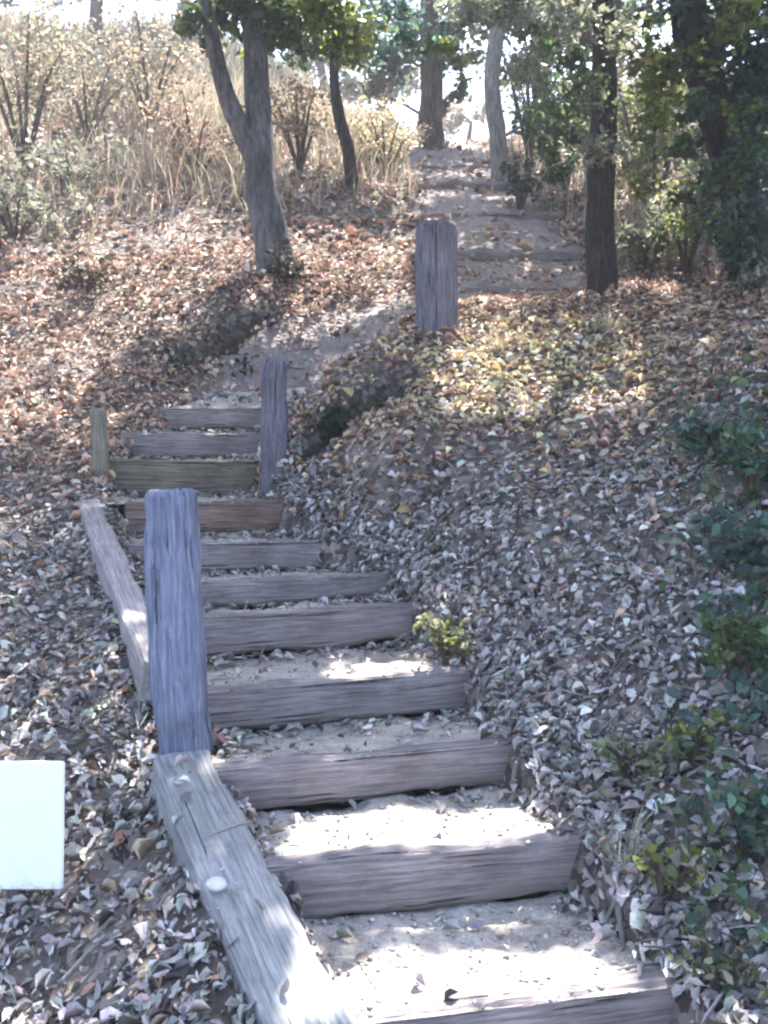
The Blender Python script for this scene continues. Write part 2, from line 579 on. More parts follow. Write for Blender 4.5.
STEP_LABELS = [
    'lowest timber stair riser, its sunlit tread cut by the bottom edge of the picture',
    'second timber riser from the bottom, with a broad sunlit tread above it',
    'third timber riser from the bottom, level with the foot of the big square post',
    'fourth timber riser from the bottom, deep brown board with dark gap under its face',
    'fifth timber riser from the bottom, right end under the yellow green plant',
    'sixth timber riser from the bottom, a low shallow board behind the post',
    'seventh timber riser from the bottom, buried in leaves at its right end',
    'reddish brown timber riser level with the top of the big square post',
    'olive tinged timber riser beside the slim grey post, dark at its left end',
    'narrow grey timber riser just above the olive one, on the bending path',
    'topmost timber riser of the lower stair, before the path bends away',
]
for k, (a, b, h) in enumerate(STEPS):
    d = (b - a); d.z = 0
    L = d.length + (.16 if k != 7 else .06)
    mat = M_RISER
    if k == 7: mat = M_RISER_RED
    if k == 8: mat = M_RISER_OLIVE
    me = timber_mesh('timber_step', L, .085, h + .012, 0, 10 + k, wear=.012, nseg=44, ch=.017)
    o = link_mesh('timber_step', me, mat)
    yaw = math.atan2(d.y, d.x)
    u = d.normalized()
    nrm = Vector((-u.y, u.x, 0))
    loc = a - u * (.05 if k != 7 else -.05) + nrm * .042
    loc.z = a.z - (h + .012) / 2 + .004
    o.location = loc
    o.rotation_euler = (random.uniform(-.03, .03), random.uniform(-.006, .006), yaw)
    tag(o, STEP_LABELS[k], 'stair step', 'timber risers of the lower stair')

UP_LABELS = [
    'lowest cross timber on the upper path, right of the broad grey post top',
    'second cross timber on the upper path, beside the dark trunk on the bank',
    'third cross timber on the upper path, at the level of the broad post top',
    'fourth cross timber on the upper path, lying below the pale trunk',
    'farthest cross timber on the upper path, below the brown trunk in the opening',
]
for k, (a, b) in enumerate(UP):
    me = timber_mesh('path_timber', (b - a).length + .1, .11, .12, 0, 40 + k, wear=.025, ch=.03)
    o = link_mesh('path_timber', me, M_RISER)
    o.location = (a.x - .05, a.y, a.z - .045)
    o.rotation_euler = (0, 0, math.radians([4, -3, 2, -4, 3][k]))
    tag(o, UP_LABELS[k], 'path timber', 'cross timbers of the upper path')

def beam(label, p0, p1, Wd, H, mat, seed):
    d = p1 - p0
    me = timber_mesh('edging_beam', d.length, Wd, H, 0, seed, wear=.010, nseg=40, ch=.016)
    o = link_mesh('edging_beam', me, mat)
    x = d.normalized()
    y = Vector((-x.y, x.x, 0)).normalized()
    z = x.cross(y)
    o.matrix_world = Matrix(((x.x, y.x, z.x, p0.x), (x.y, y.y, z.y, p0.y), (x.z, y.z, z.z, p0.z), (0, 0, 0, 1)))
    tag(o, label, 'edging beam', 'timber edging of the stair')
    return o

def side(p, q, off, dz):
    d = (q - p); d.z = 0; d.normalize()
    return p + Vector((-d.y, d.x, 0)) * off + Vector((0, 0, dz))
# lower edging: inner edge follows the left ends of the first steps
pa = LE[0] + (LE[0] - LE[2]) * .35
pb = P(205, 742, 3.36)
p0, p1 = side(pa, pb, .09, -.085), side(pb, pb + (pb - pa), .09, -.105)
beam('lower edging beam with mossy grey top, running from the picture bottom up to the big post', p0, p1, .20, .20, M_BEAM, 71)
pa, pb = P(172, 660, 3.75), P(100, 500, 5.75)
p0, p1 = side(pa, pb, .06, -.08), side(pb, pb + (pb - pa), .06, -.08)
beam('upper edging beam, pale pinkish grey, slanting up behind the big post', p0, p1, .12, .18, M_BEAM2, 72)

def post(label, px0, px1, py_top, py_base, Y, mat, seed, lean=(0, 0), depth=None, sink=.35, ch=.016, yaw=0.0, name='wooden_post', dome=.03):
    bl = P((px0 + px1) / 2, py_base, Y)
    tp = P((px0 + px1) / 2, py_top, Y)
    w = (px1 - px0) / F * Y
    h = tp.z - bl.z
    me = timber_mesh(name, h + sink, w, depth or w, 2, seed, wear=.011, nseg=40, ch=ch, dome=dome)
    o = link_mesh(name, me, mat)
    o.location = (bl.x, bl.y + (depth or w) / 2, bl.z - sink)
    o.rotation_euler = (math.radians(lean[1]), math.radians(lean[0]), math.radians(yaw))
    tag(o, label, 'post', 'wooden posts along the path')
    return o
post('big bluish square post standing at the end of the lower edging beam', 157, 207, 489, 748, 3.30, M_POST, 81, lean=(-2.6, -1), depth=.15, yaw=-3)
post('broad weathered grey post on the bank beside the upper path', 418, 459, 219, 352, 6.95, M_POST2, 82, lean=(-.6, 0), depth=.2, ch=.06, dome=.10)
post('slim grey post at the right end of the olive step', 258, 284, 358, 470, 6.05, M_POST2, 83, lean=(.8, 0))
post('thin olive post at the left end of the olive step', 93, 107, 408, 492, 6.0, M_POST3, 84, lean=(-1, 0))

# ------------------------------------------------------------------ white panel at the left edge
base_p = P(8, 880, 2.95)
sgn = empty('blank_sign', (base_p.x - .09, base_p.y + .04, float(terrain_z(base_p.x, base_p.y)) - .02), 'small blank white sign panel low among the dry leaves, left of the mossy beam', 'sign')
import bmesh
def box_me(name, sx, sy, sz, bev=.004):
    bm = bmesh.new()
    bmesh.ops.create_cube(bm, size=1)
    bmesh.ops.scale(bm, vec=(sx, sy, sz), verts=bm.verts)
    bmesh.ops.bevel(bm, geom=bm.edges[:] + bm.verts[:], offset=bev, segments=2, affect='EDGES')
    me = bpy.data.meshes.new(name); bm.to_mesh(me); bm.free()
    return me
m, t, b = new_mat('white_panel')
tc = nd(t, 'ShaderNodeTexCoord')
n = noise_node(t, tc.outputs['Object'], 6, 5)
t.links.new(ramp(t, [(.3, (.74, .80, .80)), (.5, (.84, .87, .86)), (.72, (.86, .86, .78))], n), b.inputs['Base Color'])
sx = nd(t, 'ShaderNodeSeparateXYZ')
t.links.new(tc.outputs['Object'], sx.inputs[0])
ma = nd(t, 'ShaderNodeMath', operation='MULTIPLY_ADD')
t.links.new(noise_node(t, tc.outputs['Object'], 38, 6, .7), ma.inputs[0]); ma.inputs[1].default_value = .14
t.links.new(sx.outputs[2], ma.inputs[2])
mr = nd(t, 'ShaderNodeMapRange')
mr.inputs[1].default_value = -.105; mr.inputs[2].default_value = -.135; mr.inputs[4].default_value = .55
t.links.new(ma.outputs[0], mr.inputs[0])
src = b.inputs['Base Color'].links[0].from_socket
t.links.new(mixc(t, mr.outputs[0], src, (.34, .32, .31)), b.inputs['Base Color'])
b.inputs['Roughness'].default_value = .45
SIGN_TILT = 38
tl, bl = P(64, 761, 2.93), P(64, 889, 2.90)
hgt = (tl - bl).length
pan = link_mesh('panel', box_me('panel', .34, .012, hgt), m, sgn)
ctr = (tl + bl) / 2
pan.location = (ctr.x - .17, ctr.y, ctr.z)
pan.rotation_euler = (-math.atan2(tl.y - bl.y, tl.z - bl.z), 0, 0)
stk = link_mesh('stake', box_me('stake', .035, .035, .72), M_POST2, sgn)
stk.location = (ctr.x - .17, ctr.y + .045, ctr.z - .26)

# ------------------------------------------------------------------ leaves
LEAF_T = np.array([(0, -.5, 0), (.27, -.12, 1), (.2, .25, 1), (0, .5, -.3), (-.2, .25, 1), (-.27, -.12, 1)])
LEAF_F = np.array([(0, 1, 2, 3), (0, 3, 4, 5)])
def leaf_cloud(name, pos, nrm, size, tint, mat, parent=None, fold=.12, wid=1.0, litter=False):
    n = len(pos)
    nrm = nrm / np.linalg.norm(nrm, axis=1, keepdims=True)
    r = rng.normal(size=(n, 3))
    t1 = np.cross(nrm, r); t1 /= np.linalg.norm(t1, axis=1, keepdims=True) + 1e-9
    t2 = np.cross(nrm, t1)
    T = LEAF_T
    f = fold * (rng.random(n) * 2.2 - .6)
    w = wid * (.75 + .5 * rng.random(n))
    if litter:                       # curled, broken and narrow bits, twigs and crumbs among whole leaves
        q = rng.random(n)
        size = np.where(q < .22, size * .5, size)
        size = np.where(q > .965, size * 3.2, size)
        w = np.where(q > .965, .045, np.where(q > .80, w * .45, w))
        f = np.where(q > .965, .05, f)
    Vv = pos[:, None, :] + size[:, None, None] * (T[None, :, 0:1] * w[:, None, None] * t1[:, None, :] + T[None, :, 1:2] * t2[:, None, :]
         + T[None, :, 2:3] * f[:, None, None] * nrm[:, None, :])
    Ff = (LEAF_F[None] + (np.arange(n) * 6)[:, None, None]).reshape(-1, 4)
    tt = np.repeat(tint, 6, axis=0)
    return link_mesh(name, np_mesh(name, Vv.reshape(-1, 3), Ff, tt), mat, parent)

def palette(cols, n, weights=None, jit=.18):
    cols = np.array(cols)
    if weights is not None: weights = np.array(weights) / sum(weights)
    k = rng.choice(len(cols), n, p=weights)
    v = np.exp(rng.normal(0, jit, (n, 1))) * np.exp(rng.normal(0, .05, (n, 3)))
    return np.clip(cols[k] * v, .005, .85)

LIT_GREY = [(.26, .245, .245), (.37, .35, .35), (.48, .46, .455), (.16, .145, .145), (.085, .075, .075), (.62, .605, .60)]
LIT_BROWN = [(.38, .235, .175), (.49, .33, .255), (.58, .44, .36), (.25, .135, .105), (.13, .07, .06), (.66, .54, .46)]
LIT_GOLD = [(.62, .50, .27), (.70, .59, .35), (.50, .37, .19), (.30, .21, .12), (.76, .69, .52)]

def scatter(n, x0, x1, y0, y1):
    return x0 + rng.random(n) * (x1 - x0), y0 + rng.random(n) * (y1 - y0)

def slope_normal(x, y, e=.04):
    zx = (terrain_z(x + e, y) - terrain_z(x - e, y)) / (2 * e)
    zy = (terrain_z(x, y + e) - terrain_z(x, y - e)) / (2 * e)
    n = np.stack([-zx, -zy, np.ones_like(zx)], 1)
    return n / np.linalg.norm(n, axis=1, keepdims=True)

def litter(n, x0, x1, y0, y1, s0, s1):
    x, y = scatter(n, x0, x1, y0, y1)
    sd = poly_sd(x, y, corr_poly)
    # beam footprints stay mostly clear
    pm = path_mask(x, y)
    cl = N1(x * 2.3 + 9, y * 2.3) + .5 * N2(x * 5 + 3, y * 5)
    keep = (poly_sd(x, y, carve_poly) > -.07) & (rng.random(n) > pm * .74) & (rng.random(n) < .80 + 1.0 * cl)
    x, y, sd = x[keep], y[keep], sd[keep]
    n = len(x)
    nr = slope_normal(x, y)
    z = terrain_z(x, y)
    nr = nr + rng.normal(0, .30, (n, 3))
    size = s0 + (s1 - s0) * rng.random(n) ** 1.6
    size = np.where(rng.random(n) < .03, size * 1.25 + .006, size)
    lift = rng.random(n) * .035
    pos = np.stack([x, y, z + lift], 1)
    px, py = to_px(x, y, z)
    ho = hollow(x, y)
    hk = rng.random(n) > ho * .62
    # brown on the upper left bank and around the middle, gold on the sunny crest, grey elsewhere
    wb = np.clip(sstep(540, 420, py) * 1.0 + .06 + .30 * N3(x * .9, y * .9), 0, 1)
    wb = np.where((x > .2) & (y < 5.4), wb * .35 + .04, wb)
    gold = 1.3 * np.exp(-(((x - .95) / 1.1) ** 2 + ((y - 6.5) / .8) ** 2))
    a, b_, g = palette(LIT_GREY, n, [3, 4, 3, 2.4, 1.6, 1.2]), palette(LIT_BROWN, n, [3, 4, 3, 1.8, 1.2, 1.2]), palette(LIT_GOLD, n)
    u = rng.random(n)[:, None]
    tint = np.where(u < wb[:, None], b_, a)
    tint = np.where(rng.random(n)[:, None] < .75 * gold[:, None], g, tint)
    tint = np.where(ho[:, None] > .35, palette([(.05, .042, .036), (.08, .065, .055), (.03, .027, .022), (.05, .06, .035)], n), tint)  # leaves in the hollows tinted dark to stand for shade
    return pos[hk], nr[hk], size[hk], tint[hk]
parts = [litter(62000, -2.6, 2.6, 1.3, 5.2, .022, .066), litter(62000, -4.6, 4.0, 5.2, 10, .03, .08), litter(30000, -8, 8, 10, 17.5, .06, .14)]
# leaves lying on the treads, mostly towards the right bank
for ti, (A, B, C_, D, zf, zb) in enumerate(TREADS):
    n = 40 if ti in (1, 2) else 190
    u = 1 - rng.random(n) ** 1.7 * 1.0
    u = np.where(rng.random(n) < .18, rng.random(n) * .18, u)
    v = np.where(rng.random(n) < .55, .97 - .22 * rng.random(n) ** 1.3, .1 + .88 * rng.random(n) ** .7)
    x = (1 - v) * ((1 - u) * A.x + u * B.x) + v * ((1 - u) * D.x + u * C_.x)
    y = (1 - v) * ((1 - u) * A.y + u * B.y) + v * ((1 - u) * D.y + u * C_.y)
    z = zf + (zb - zf) * v ** 1.5 + .012 + .015 * rng.random(n) + .03 * sstep(.93, 1.03, u)
    nr = np.stack([np.zeros(n), np.zeros(n), np.ones(n)], 1) + rng.normal(0, .3, (n, 3))
    parts.append((np.stack([x, y, z], 1), nr, .03 + .035 * rng.random(n), palette(LIT_GREY, n, [3, 4, 3, 2, 1, 1])))
# a drift of leaves along the foot of the right bank and over the outer edge of the lower beam
for k in range(len(corr_L) - 1):
    n = 420
    v = rng.random(n)
    off = rng.normal(.05, .07, n)
    x = (1 - v) * corr_R[k].x + v * corr_R[k + 1].x + off
    y = (1 - v) * corr_R[k].y + v * corr_R[k + 1].y + off * .4
    sdv = poly_sd(x, y, corr_poly)
    zt = TREADS[k][4] + (TREADS[k][5] - TREADS[k][4]) * v ** 1.5 + .02
    z = np.where(sdv > -.03, np.maximum(terrain_z(x, y, False), zt), zt) + .03 * rng.random(n)
    nr = np.stack([np.full(n, -.35), np.full(n, -.2), np.ones(n)], 1) + rng.normal(0, .4, (n, 3))
    parts.append((np.stack([x, y, z], 1), nr, .022 + .045 * rng.random(n), palette(LIT_GREY, n, [3, 4, 3, 2, 1, 1])))
for k in range(0, 3):
    n = 9
    v = rng.random(n)
    d = (corr_L[k + 1] - corr_L[k]).normalized()
    off = .235 - np.abs(rng.normal(0, .075, n))
    x = (1 - v) * corr_L[k].x + v * corr_L[k + 1].x - d.y * off
    y = (1 - v) * corr_L[k].y + v * corr_L[k + 1].y + d.x * off
    zb_ = (1 - v) * corr_L[k].z + v * corr_L[k + 1].z
    z = zb_ + .03 + .03 * rng.random(n) - .06 * sstep(.19, .24, off)
    nr = np.stack([np.full(n, -.2), np.full(n, -.3), np.ones(n)], 1) + rng.normal(0, .3, (n, 3))
    parts.append((np.stack([x, y, z], 1), nr, .025 + .04 * rng.random(n), palette(LIT_GREY, n, [3, 4, 3, 2, 1, 1])))
for (px_, py_, Y_, r_, warm) in ((437, 350, 7.0, .20, 1), (271, 468, 6.1, .13, 0), (100, 490, 6.0, .1, 1), (602, 306, 7.9, .24, 1), (278, 268, 9.0, .36, 1), (752, 268, 8.2, .34, 1)):
    c_ = P(px_, py_, Y_)
    n = 90
    a_ = rng.random(n) * 2 * math.pi
    rr = r_ * (.75 + .6 * rng.random(n))
    x, y = c_.x + np.cos(a_) * rr, c_.y + .06 + np.sin(a_) * rr
    k_ = poly_sd(x, y, carve_poly) > -.02
    x, y, a_, n = x[k_], y[k_], a_[k_], int(k_.sum())
    nr = slope_normal(x, y) + rng.normal(0, .3, (n, 3)) + .5 * np.stack([np.cos(a_), np.sin(a_), np.zeros(n)], 1)
    parts.append((np.stack([x, y, terrain_z(x, y) + .02 + .06 * rng.random(n)], 1), nr, .04 + .05 * rng.random(n), palette(LIT_BROWN if warm else LIT_GREY, n)))
lp = [np.concatenate(q) for q in zip(*parts)]
gp_, gs_ = [], []
for (A, B, C_, D, zf, zb) in TREADS:
    n = 650
    u, v = rng.random(n), rng.random(n)
    x = (1 - v) * ((1 - u) * A.x + u * B.x) + v * ((1 - u) * D.x + u * C_.x)
    y = (1 - v) * ((1 - u) * A.y + u * B.y) + v * ((1 - u) * D.y + u * C_.y)
    z = zf + (zb - zf) * v ** 1.5 + .012 * N2(x * 6, y * 6) + .004 + .05 * np.clip(N4(x * 5, y * 5) + .12, -.1, .5) * v ** 3
    gp_.append(np.stack([x, y, z], 1)); gs_.append(.0025 + .008 * rng.random(n) ** 3.5)
gp_, gs_ = np.concatenate(gp_), np.concatenate(gs_)
OCT = np.array([(1, 0, 0), (0, 1, 0), (-1, 0, 0), (0, -1, 0), (0, 0, .7), (0, 0, -.7)], float)
OF = np.array([(0, 1, 4), (1, 2, 4), (2, 3, 4), (3, 0, 4), (1, 0, 5), (2, 1, 5), (3, 2, 5), (0, 3, 5)])
ng = len(gp_)
gv = gp_[:, None, :] + OCT[None] * gs_[:, None, None] * (.7 + .7 * rng.random((ng, 6, 1)))
tag(link_mesh('gravel', np_mesh('gravel', gv.reshape(-1, 3), (OF[None] + (np.arange(ng) * 6)[:, None, None]).reshape(-1, 3), np.repeat(palette([(.42, .40, .38), (.33, .31, .29), (.52, .50, .48), (.24, .22, .21)], ng), 6, axis=0)), M_LITTER), kind='stuff')
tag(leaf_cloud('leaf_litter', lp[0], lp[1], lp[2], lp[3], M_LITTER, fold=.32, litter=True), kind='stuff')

# ivy and weeds creeping over the right bank
GREEN_DARK = [(.03, .06, .035), (.045, .085, .05), (.025, .045, .035), (.06, .10, .06)]
GREEN_TEAL = [(.06, .125, .095), (.085, .16, .125), (.05, .09, .08), (.13, .20, .16)]
GREEN_YEL = [(.20, .24, .05), (.27, .31, .08), (.13, .18, .04), (.36, .37, .13)]
GREEN_MID = [(.075, .12, .045), (.10, .155, .06), (.05, .085, .035), (.15, .20, .09)]
GREEN_GREY = [(.15, .17, .11), (.20, .21, .15), (.11, .13, .08), (.27, .27, .20)]

TAN0 = [(.36, .30, .2), (.28, .23, .15)]
PALE0 = [(.17, .18, .12), (.22, .22, .165), (.28, .27, .215)]

def ground_patch(px, py, Y, rx, ry, n, s, cols):
    c_ = P(px, py, Y)
    x = c_.x + rng.normal(0, rx, n); y = c_.y + rng.normal(0, ry, n)
    k = (poly_sd(x, y, corr_poly) > .03)
    x, y = x[k], y[k]
    n = len(x)
    z = terrain_z(x, y) + .03 + .10 * rng.random(n)
    nr = slope_normal(x, y) + rng.normal(0, .45, (n, 3)) + np.array([0, -.25, 0])
    return np.stack([x, y, z], 1), nr, s * (.6 + .8 * rng.random(n)), palette(cols, n)
ivy = [ground_patch(750, 440, 4.8, .20, .35, 300, .055, GREEN_TEAL + GREEN_MID), ground_patch(755, 600, 3.8, .12, .35, 260, .05, GREEN_TEAL + GREEN_MID),
       ground_patch(760, 720, 3.3, .10, .2, 110, .055, GREEN_TEAL), ground_patch(745, 870, 2.75, .13, .18, 110, .04, GREEN_TEAL + GREEN_MID),
       ground_patch(620, 890, 2.8, .16, .12, 90, .034, PALE0 + GREEN_GREY), ground_patch(660, 800, 3.1, .2, .16, 60, .036, GREEN_GREY + GREEN_MID), ground_patch(720, 950, 2.5, .12, .12, 60, .04, GREEN_MID + GREEN_DARK),
       ground_patch(560, 560, 4.6, .5, .6, 90, .045, GREEN_GREY)]
ip = [np.concatenate(q) for q in zip(*ivy)]
tag(leaf_cloud('ground_ivy', ip[0], ip[1], ip[2], ip[3], M_LEAF), kind='stuff')

# ------------------------------------------------------------------ tubes, trees, shrubs
def tube_mesh(name, pts, radii, sides=12, rough=.10, seed=0, flare=0.0, sub=5):
    pts = [Vector(p) for p in pts]
    # Catmull-Rom resample
    P_, R_ = [], []
    n = len(pts)
    for i in range(n - 1):
        p0, p1, p2, p3 = pts[max(i - 1, 0)], pts[i], pts[i + 1], pts[min(i + 2, n - 1)]
        for q in range(sub):
            t = q / sub
            P_.append(.5 * ((2 * p1) + (p2 - p0) * t + (2 * p0 - 5 * p1 + 4 * p2 - p3) * t * t + (3 * p1 - p0 - 3 * p2 + p3) * t ** 3))
            R_.append(radii[i] + (radii[i + 1] - radii[i]) * t)
    P_.append(pts[-1]); R_.append(radii[-1])
    verts, faces = [], []
    m = len(P_)
    ref = Vector((1, 0, 0))
    for j, (p, r) in enumerate(zip(P_, R_)):
        d = (P_[min(j + 1, m - 1)] - P_[max(j - 1, 0)]).normalized()
        u = (ref - d * ref.dot(d)).normalized(); v = d.cross(u)
        ref = u
        for i in range(sides):
            a = 2 * math.pi * i / sides
            k = 1 + rough * 1.6 * noise.noise(Vector((math.cos(a) * 1.3 + seed * 7, math.sin(a) * 1.3, j * .35)))
            if flare and j < 6: k *= 1 + flare * (1 - j / 6) ** 2 * (1 + .5 * math.sin(a * 4 + seed))
            verts.append(p + (u * math.cos(a) + v * math.sin(a)) * r * k)
    for j in range(m - 1):
        for i in range(sides):
            p, q = j * sides + i, j * sides + (i + 1) % sides
            faces.append((p, q, q + sides, p + sides))
    faces.append(tuple(range(sides - 1, -1, -1)))
    faces.append(tuple((m - 1) * sides + i for i in range(sides)))
    me = bpy.data.meshes.new(name)
    me.from_pydata([tuple(v) for v in verts], [], faces)
    me.update()
    return me

def clump_leaves(cx, rad, n, size, cols, flat=.75):
    d = rng.normal(size=(n, 3))
    d /= np.linalg.norm(d, axis=1, keepdims=True)
    r = rng.random((n, 1)) ** .55
    sub = rng.normal(0, .45, (max(3, n // 28), 3))     # sub-clusters give an uneven outline
    k = rng.integers(0, len(sub), n)
    off = .55 * d * r + .75 * sub[k]
    off[:, 2] *= flat
    pos = np.array(cx)[None] + off * rad
    nr = rng.normal(0, .7, (n, 3)) + np.array([0, 0, .8])
    return pos, nr, size * (.6 + .8 * rng.random(n)), palette(cols, n)

def build_crown(parent, chunks, mat=M_LEAF):
    q = [np.concatenate(z) for z in zip(*chunks)]
    return leaf_cloud('crown', q[0], q[1], q[2], q[3], mat, parent)

def tree(label, trunk, radii, bark, clumps, cols, leaf=.10, limbs=(), name='tree', group=None, flare=.5, seed=0, sink=.3, limb_r=.25):
    """trunk: list of Vectors from the ground up; clumps: (centre, radius, number of leaves[, colours])"""
    b0 = trunk[0]
    root = empty(name, b0, label, 'tree', group)
    tr = [b0 - Vector((0, 0, sink))] + list(trunk)
    link_mesh('trunk', tube_mesh('trunk', tr, [radii[0] * 1.15] + list(radii), 14, .12, seed, flare), bark, root, True)
    for pts, rr in limbs:
        link_mesh('limb', tube_mesh('limb', pts, rr, 9, .1, seed + 1), bark, root, True)
    chunks = []
    for cl in clumps:
        cc = Vector(cl[0])
        # a thin limb reaching each clump
        best, bi = 1e9, 0
        for i, p in enumerate(trunk[1:], 1):
            dd = (p - cc).length + max(0, p.z - cc.z) * 1.5
            if dd < best: best, bi = dd, i
        s = trunk[bi]
        if (s - cc).length > .5 and (len(cl) < 5 or cl[4]):
            mid = s.lerp(cc, .5) + Vector((random.uniform(-.15, .15), random.uniform(-.15, .15), .12 * (s - cc).length))
            r0 = min(radii[bi] * .5, .02 + .012 * (s - cc).length)
            link_mesh('limb', tube_mesh('limb', [s, mid, cc], [r0, r0 * .65, r0 * .25], 7, .08, seed), bark, root, True)
        chunks.append(clump_leaves(cc, cl[1], cl[2], leaf, cl[3] if len(cl) > 3 and cl[3] else cols))
    if chunks: build_crown(root, chunks)
    return root

def shrub(label, base, r, h, n, leaf, cols, name='shrub', cat='shrub', group=None, nst=5, stemmat=None):
    root = empty(name, base, label, cat, group)
    chunks = []
    for i in range(nst):
        a = 2 * math.pi * (i + random.random() * .7) / nst
        tip = base + Vector((math.cos(a) * r * random.uniform(.4, .9), math.sin(a) * r * random.uniform(.4, .9), h * random.uniform(.55, 1.0)))
        mid = base.lerp(tip, .5) + Vector((0, 0, h * .12))
        link_mesh('stem', tube_mesh('stem', [base - Vector((0, 0, .05)), mid, tip], [.012 + .01 * h, .01 + .005 * h, .004], 6, .05, i), stemmat or M_BARK_BROWN, root, True)
        chunks.append(clump_leaves(tip, r * .55, n // (2 * nst), leaf, cols, .9))
        chunks.append(clump_leaves(mid, r * .5, n // (2 * nst), leaf, cols, .9))
    q = [np.concatenate(z) for z in zip(*chunks)]
    leaf_cloud('foliage', q[0], q[1], q[2], q[3], M_LEAF, root)
    return root

def gp(px, py, Y):
    """a point standing on the ground near the place seen at px,py"""
    p = P(px, py, Y)
    p.z = float(terrain_z(np.array([p.x]), np.array([p.y]))[0])
    return p

def gxy(x, y):
    return Vector((x, y, float(terrain_z(np.array([x]), np.array([y]))[0])))

# --- canopy over the trail: unseen leaf clumps added for shade, gaps cut for the sunlit patches
LIT = [  # picture polygons of ground that the sun reaches
    ([(350, 948), (420, 935), (560, 940), (640, 975), (690, 1010), (640, 1060), (330, 1060), (335, 1000)], .997),
    ([(285, 820), (330, 802), (520, 800), (600, 830), (590, 850), (285, 868)], .993),
    ([(330, 660), (470, 648), (482, 672), (380, 684), (300, 692)], .985),
    ([(290, 950), (315, 930), (350, 1000), (360, 1060), (275, 1060)], .99),
    ([(430, 325), (600, 318), (640, 345), (640, 400), (440, 410)], .975),
    ([(400, 585), (480, 585), (480, 650), (410, 640)], .6),
    ([(-40, 190), (400, 185), (410, 300), (300, 330), (150, 320), (60, 420), (-40, 450)], .94),
    ([(300, 340), (360, 340), (340, 400), (290, 400)], .5),
]
def lit_prob(px, py):
    out = np.zeros(px.shape)
    for poly, pr in LIT:
        sd = poly_sd(px, py, np.array(poly, float))
        out = np.maximum(out, pr * (1 - sstep(0, 9, sd)))
    return out
TREAD_Q = [(np.array([(A.x, A.y), (B.x, B.y), (C_.x, C_.y), (D.x, D.y)]), zf, zb) for (A, B, C_, D, zf, zb) in TREADS]
def surface_z(x, y):
    z = terrain_z(x, y, False)
    for q, zf, zb in TREAD_Q:
        z = np.where(poly_sd(x, y, q) < 0, .5 * (zf + zb), z)
    return z
def sun_hit(pos):
    x, y, z = pos[:, 0].copy(), pos[:, 1].copy(), pos[:, 2].copy()
    gz = terrain_z(x, y, False)
    for _ in range(7):
        t_ = (pos[:, 2] - gz) / SUN[2]
        x, y = pos[:, 0] - SUN[0] * t_, pos[:, 1] - SUN[1] * t_
        gz = .5 * gz + .5 * (surface_z(x, y) if _ > 3 else terrain_z(x, y, False))
    return x, y, gz

def canopy(n_cl, x0, x1, y0, y1):
    out = []
    for _ in range(n_cl):
        gx_, gy_ = random.uniform(x0, x1), random.uniform(y0, y1)
        g = gxy(gx_, gy_)
        # lowest height at which the clump stays above the picture
        t_ = random.uniform(4.5, 8.5)
        for _k in range(30):
            L = g + Vector(SUN) * t_
            el = math.atan2(L.z - CAMZ - .75, L.y)
            if el > math.radians(27.5) or t_ > 16: break
            t_ += .4
        out.append((L, random.uniform(.55, .85)))
    return out

CAN = canopy(125, -5.5, 4.5, .3, 7.2) + canopy(34, -5.5, 5.0, 7.2, 12.5)  # clumps above the view, added to block the sun
for k in (3, 5, 6, 7):          # extra leaf clumps added to shade the middle treads
    m_ = (corr_L[k] + corr_R[k] + corr_L[k + 1] + corr_R[k + 1]) / 4
    CAN += canopy(3, m_.x - .3, m_.x + .3, m_.y - .1, m_.y + .15)
for (a_, b_) in UP[:4]:  # more clumps added to shade the upper path
    m_ = (a_ + b_) / 2
    CAN += canopy(4, m_.x - .6, m_.x + .6, m_.y - .3, m_.y + .7)
CAN += canopy(4, -1.6, -.9, 4.0, 5.6) + canopy(9, .45, 1.5, 3.0, 5.0)  # clumps added to shade the upper beam and right bank

T = {}
can_roots = {
    'dark_oak': [gp(752, 268, 8.2), P(742, 200, 8.2), P(728, 150, 8.2), P(704, 80, 8.2), P(688, 10, 8.2), P(675, -120, 8.1), P(660, -380, 8.0)],
    'left_forked': [gp(278, 268, 9.0), P(262, 190, 9.0), P(258, 120, 9.05), P(255, 50, 9.1), P(248, -60, 9.2), P(270, -250, 9.0)],
    'dark_slim': [gp(602, 306, 7.9), P(600, 200, 7.95), P(604, 100, 8.0), P(603, 0, 8.1), P(585, -160, 8.2), P(560, -400, 8.0)],
    'off_left': [gxy(-4.3, 4.2), gxy(-4.3, 4.2) + Vector((.1, .1, 2)), gxy(-4.3, 4.2) + Vector((.3, .1, 4)), gxy(-4.3, 4.2) + Vector((.6, .3, 6.5))],
    'off_right': [gxy(3.6, 2.0), gxy(3.6, 2.0) + Vector((-.1, .1, 2)), gxy(3.6, 2.0) + Vector((-.2, .3, 4)), gxy(3.6, 2.0) + Vector((-.6, .5, 6.5))],
}
own = {k: [] for k in can_roots}
for cc, r in CAN:
    k = min(can_roots, key=lambda q: (can_roots[q][-1] - cc).length)
    own[k].append((cc, r))

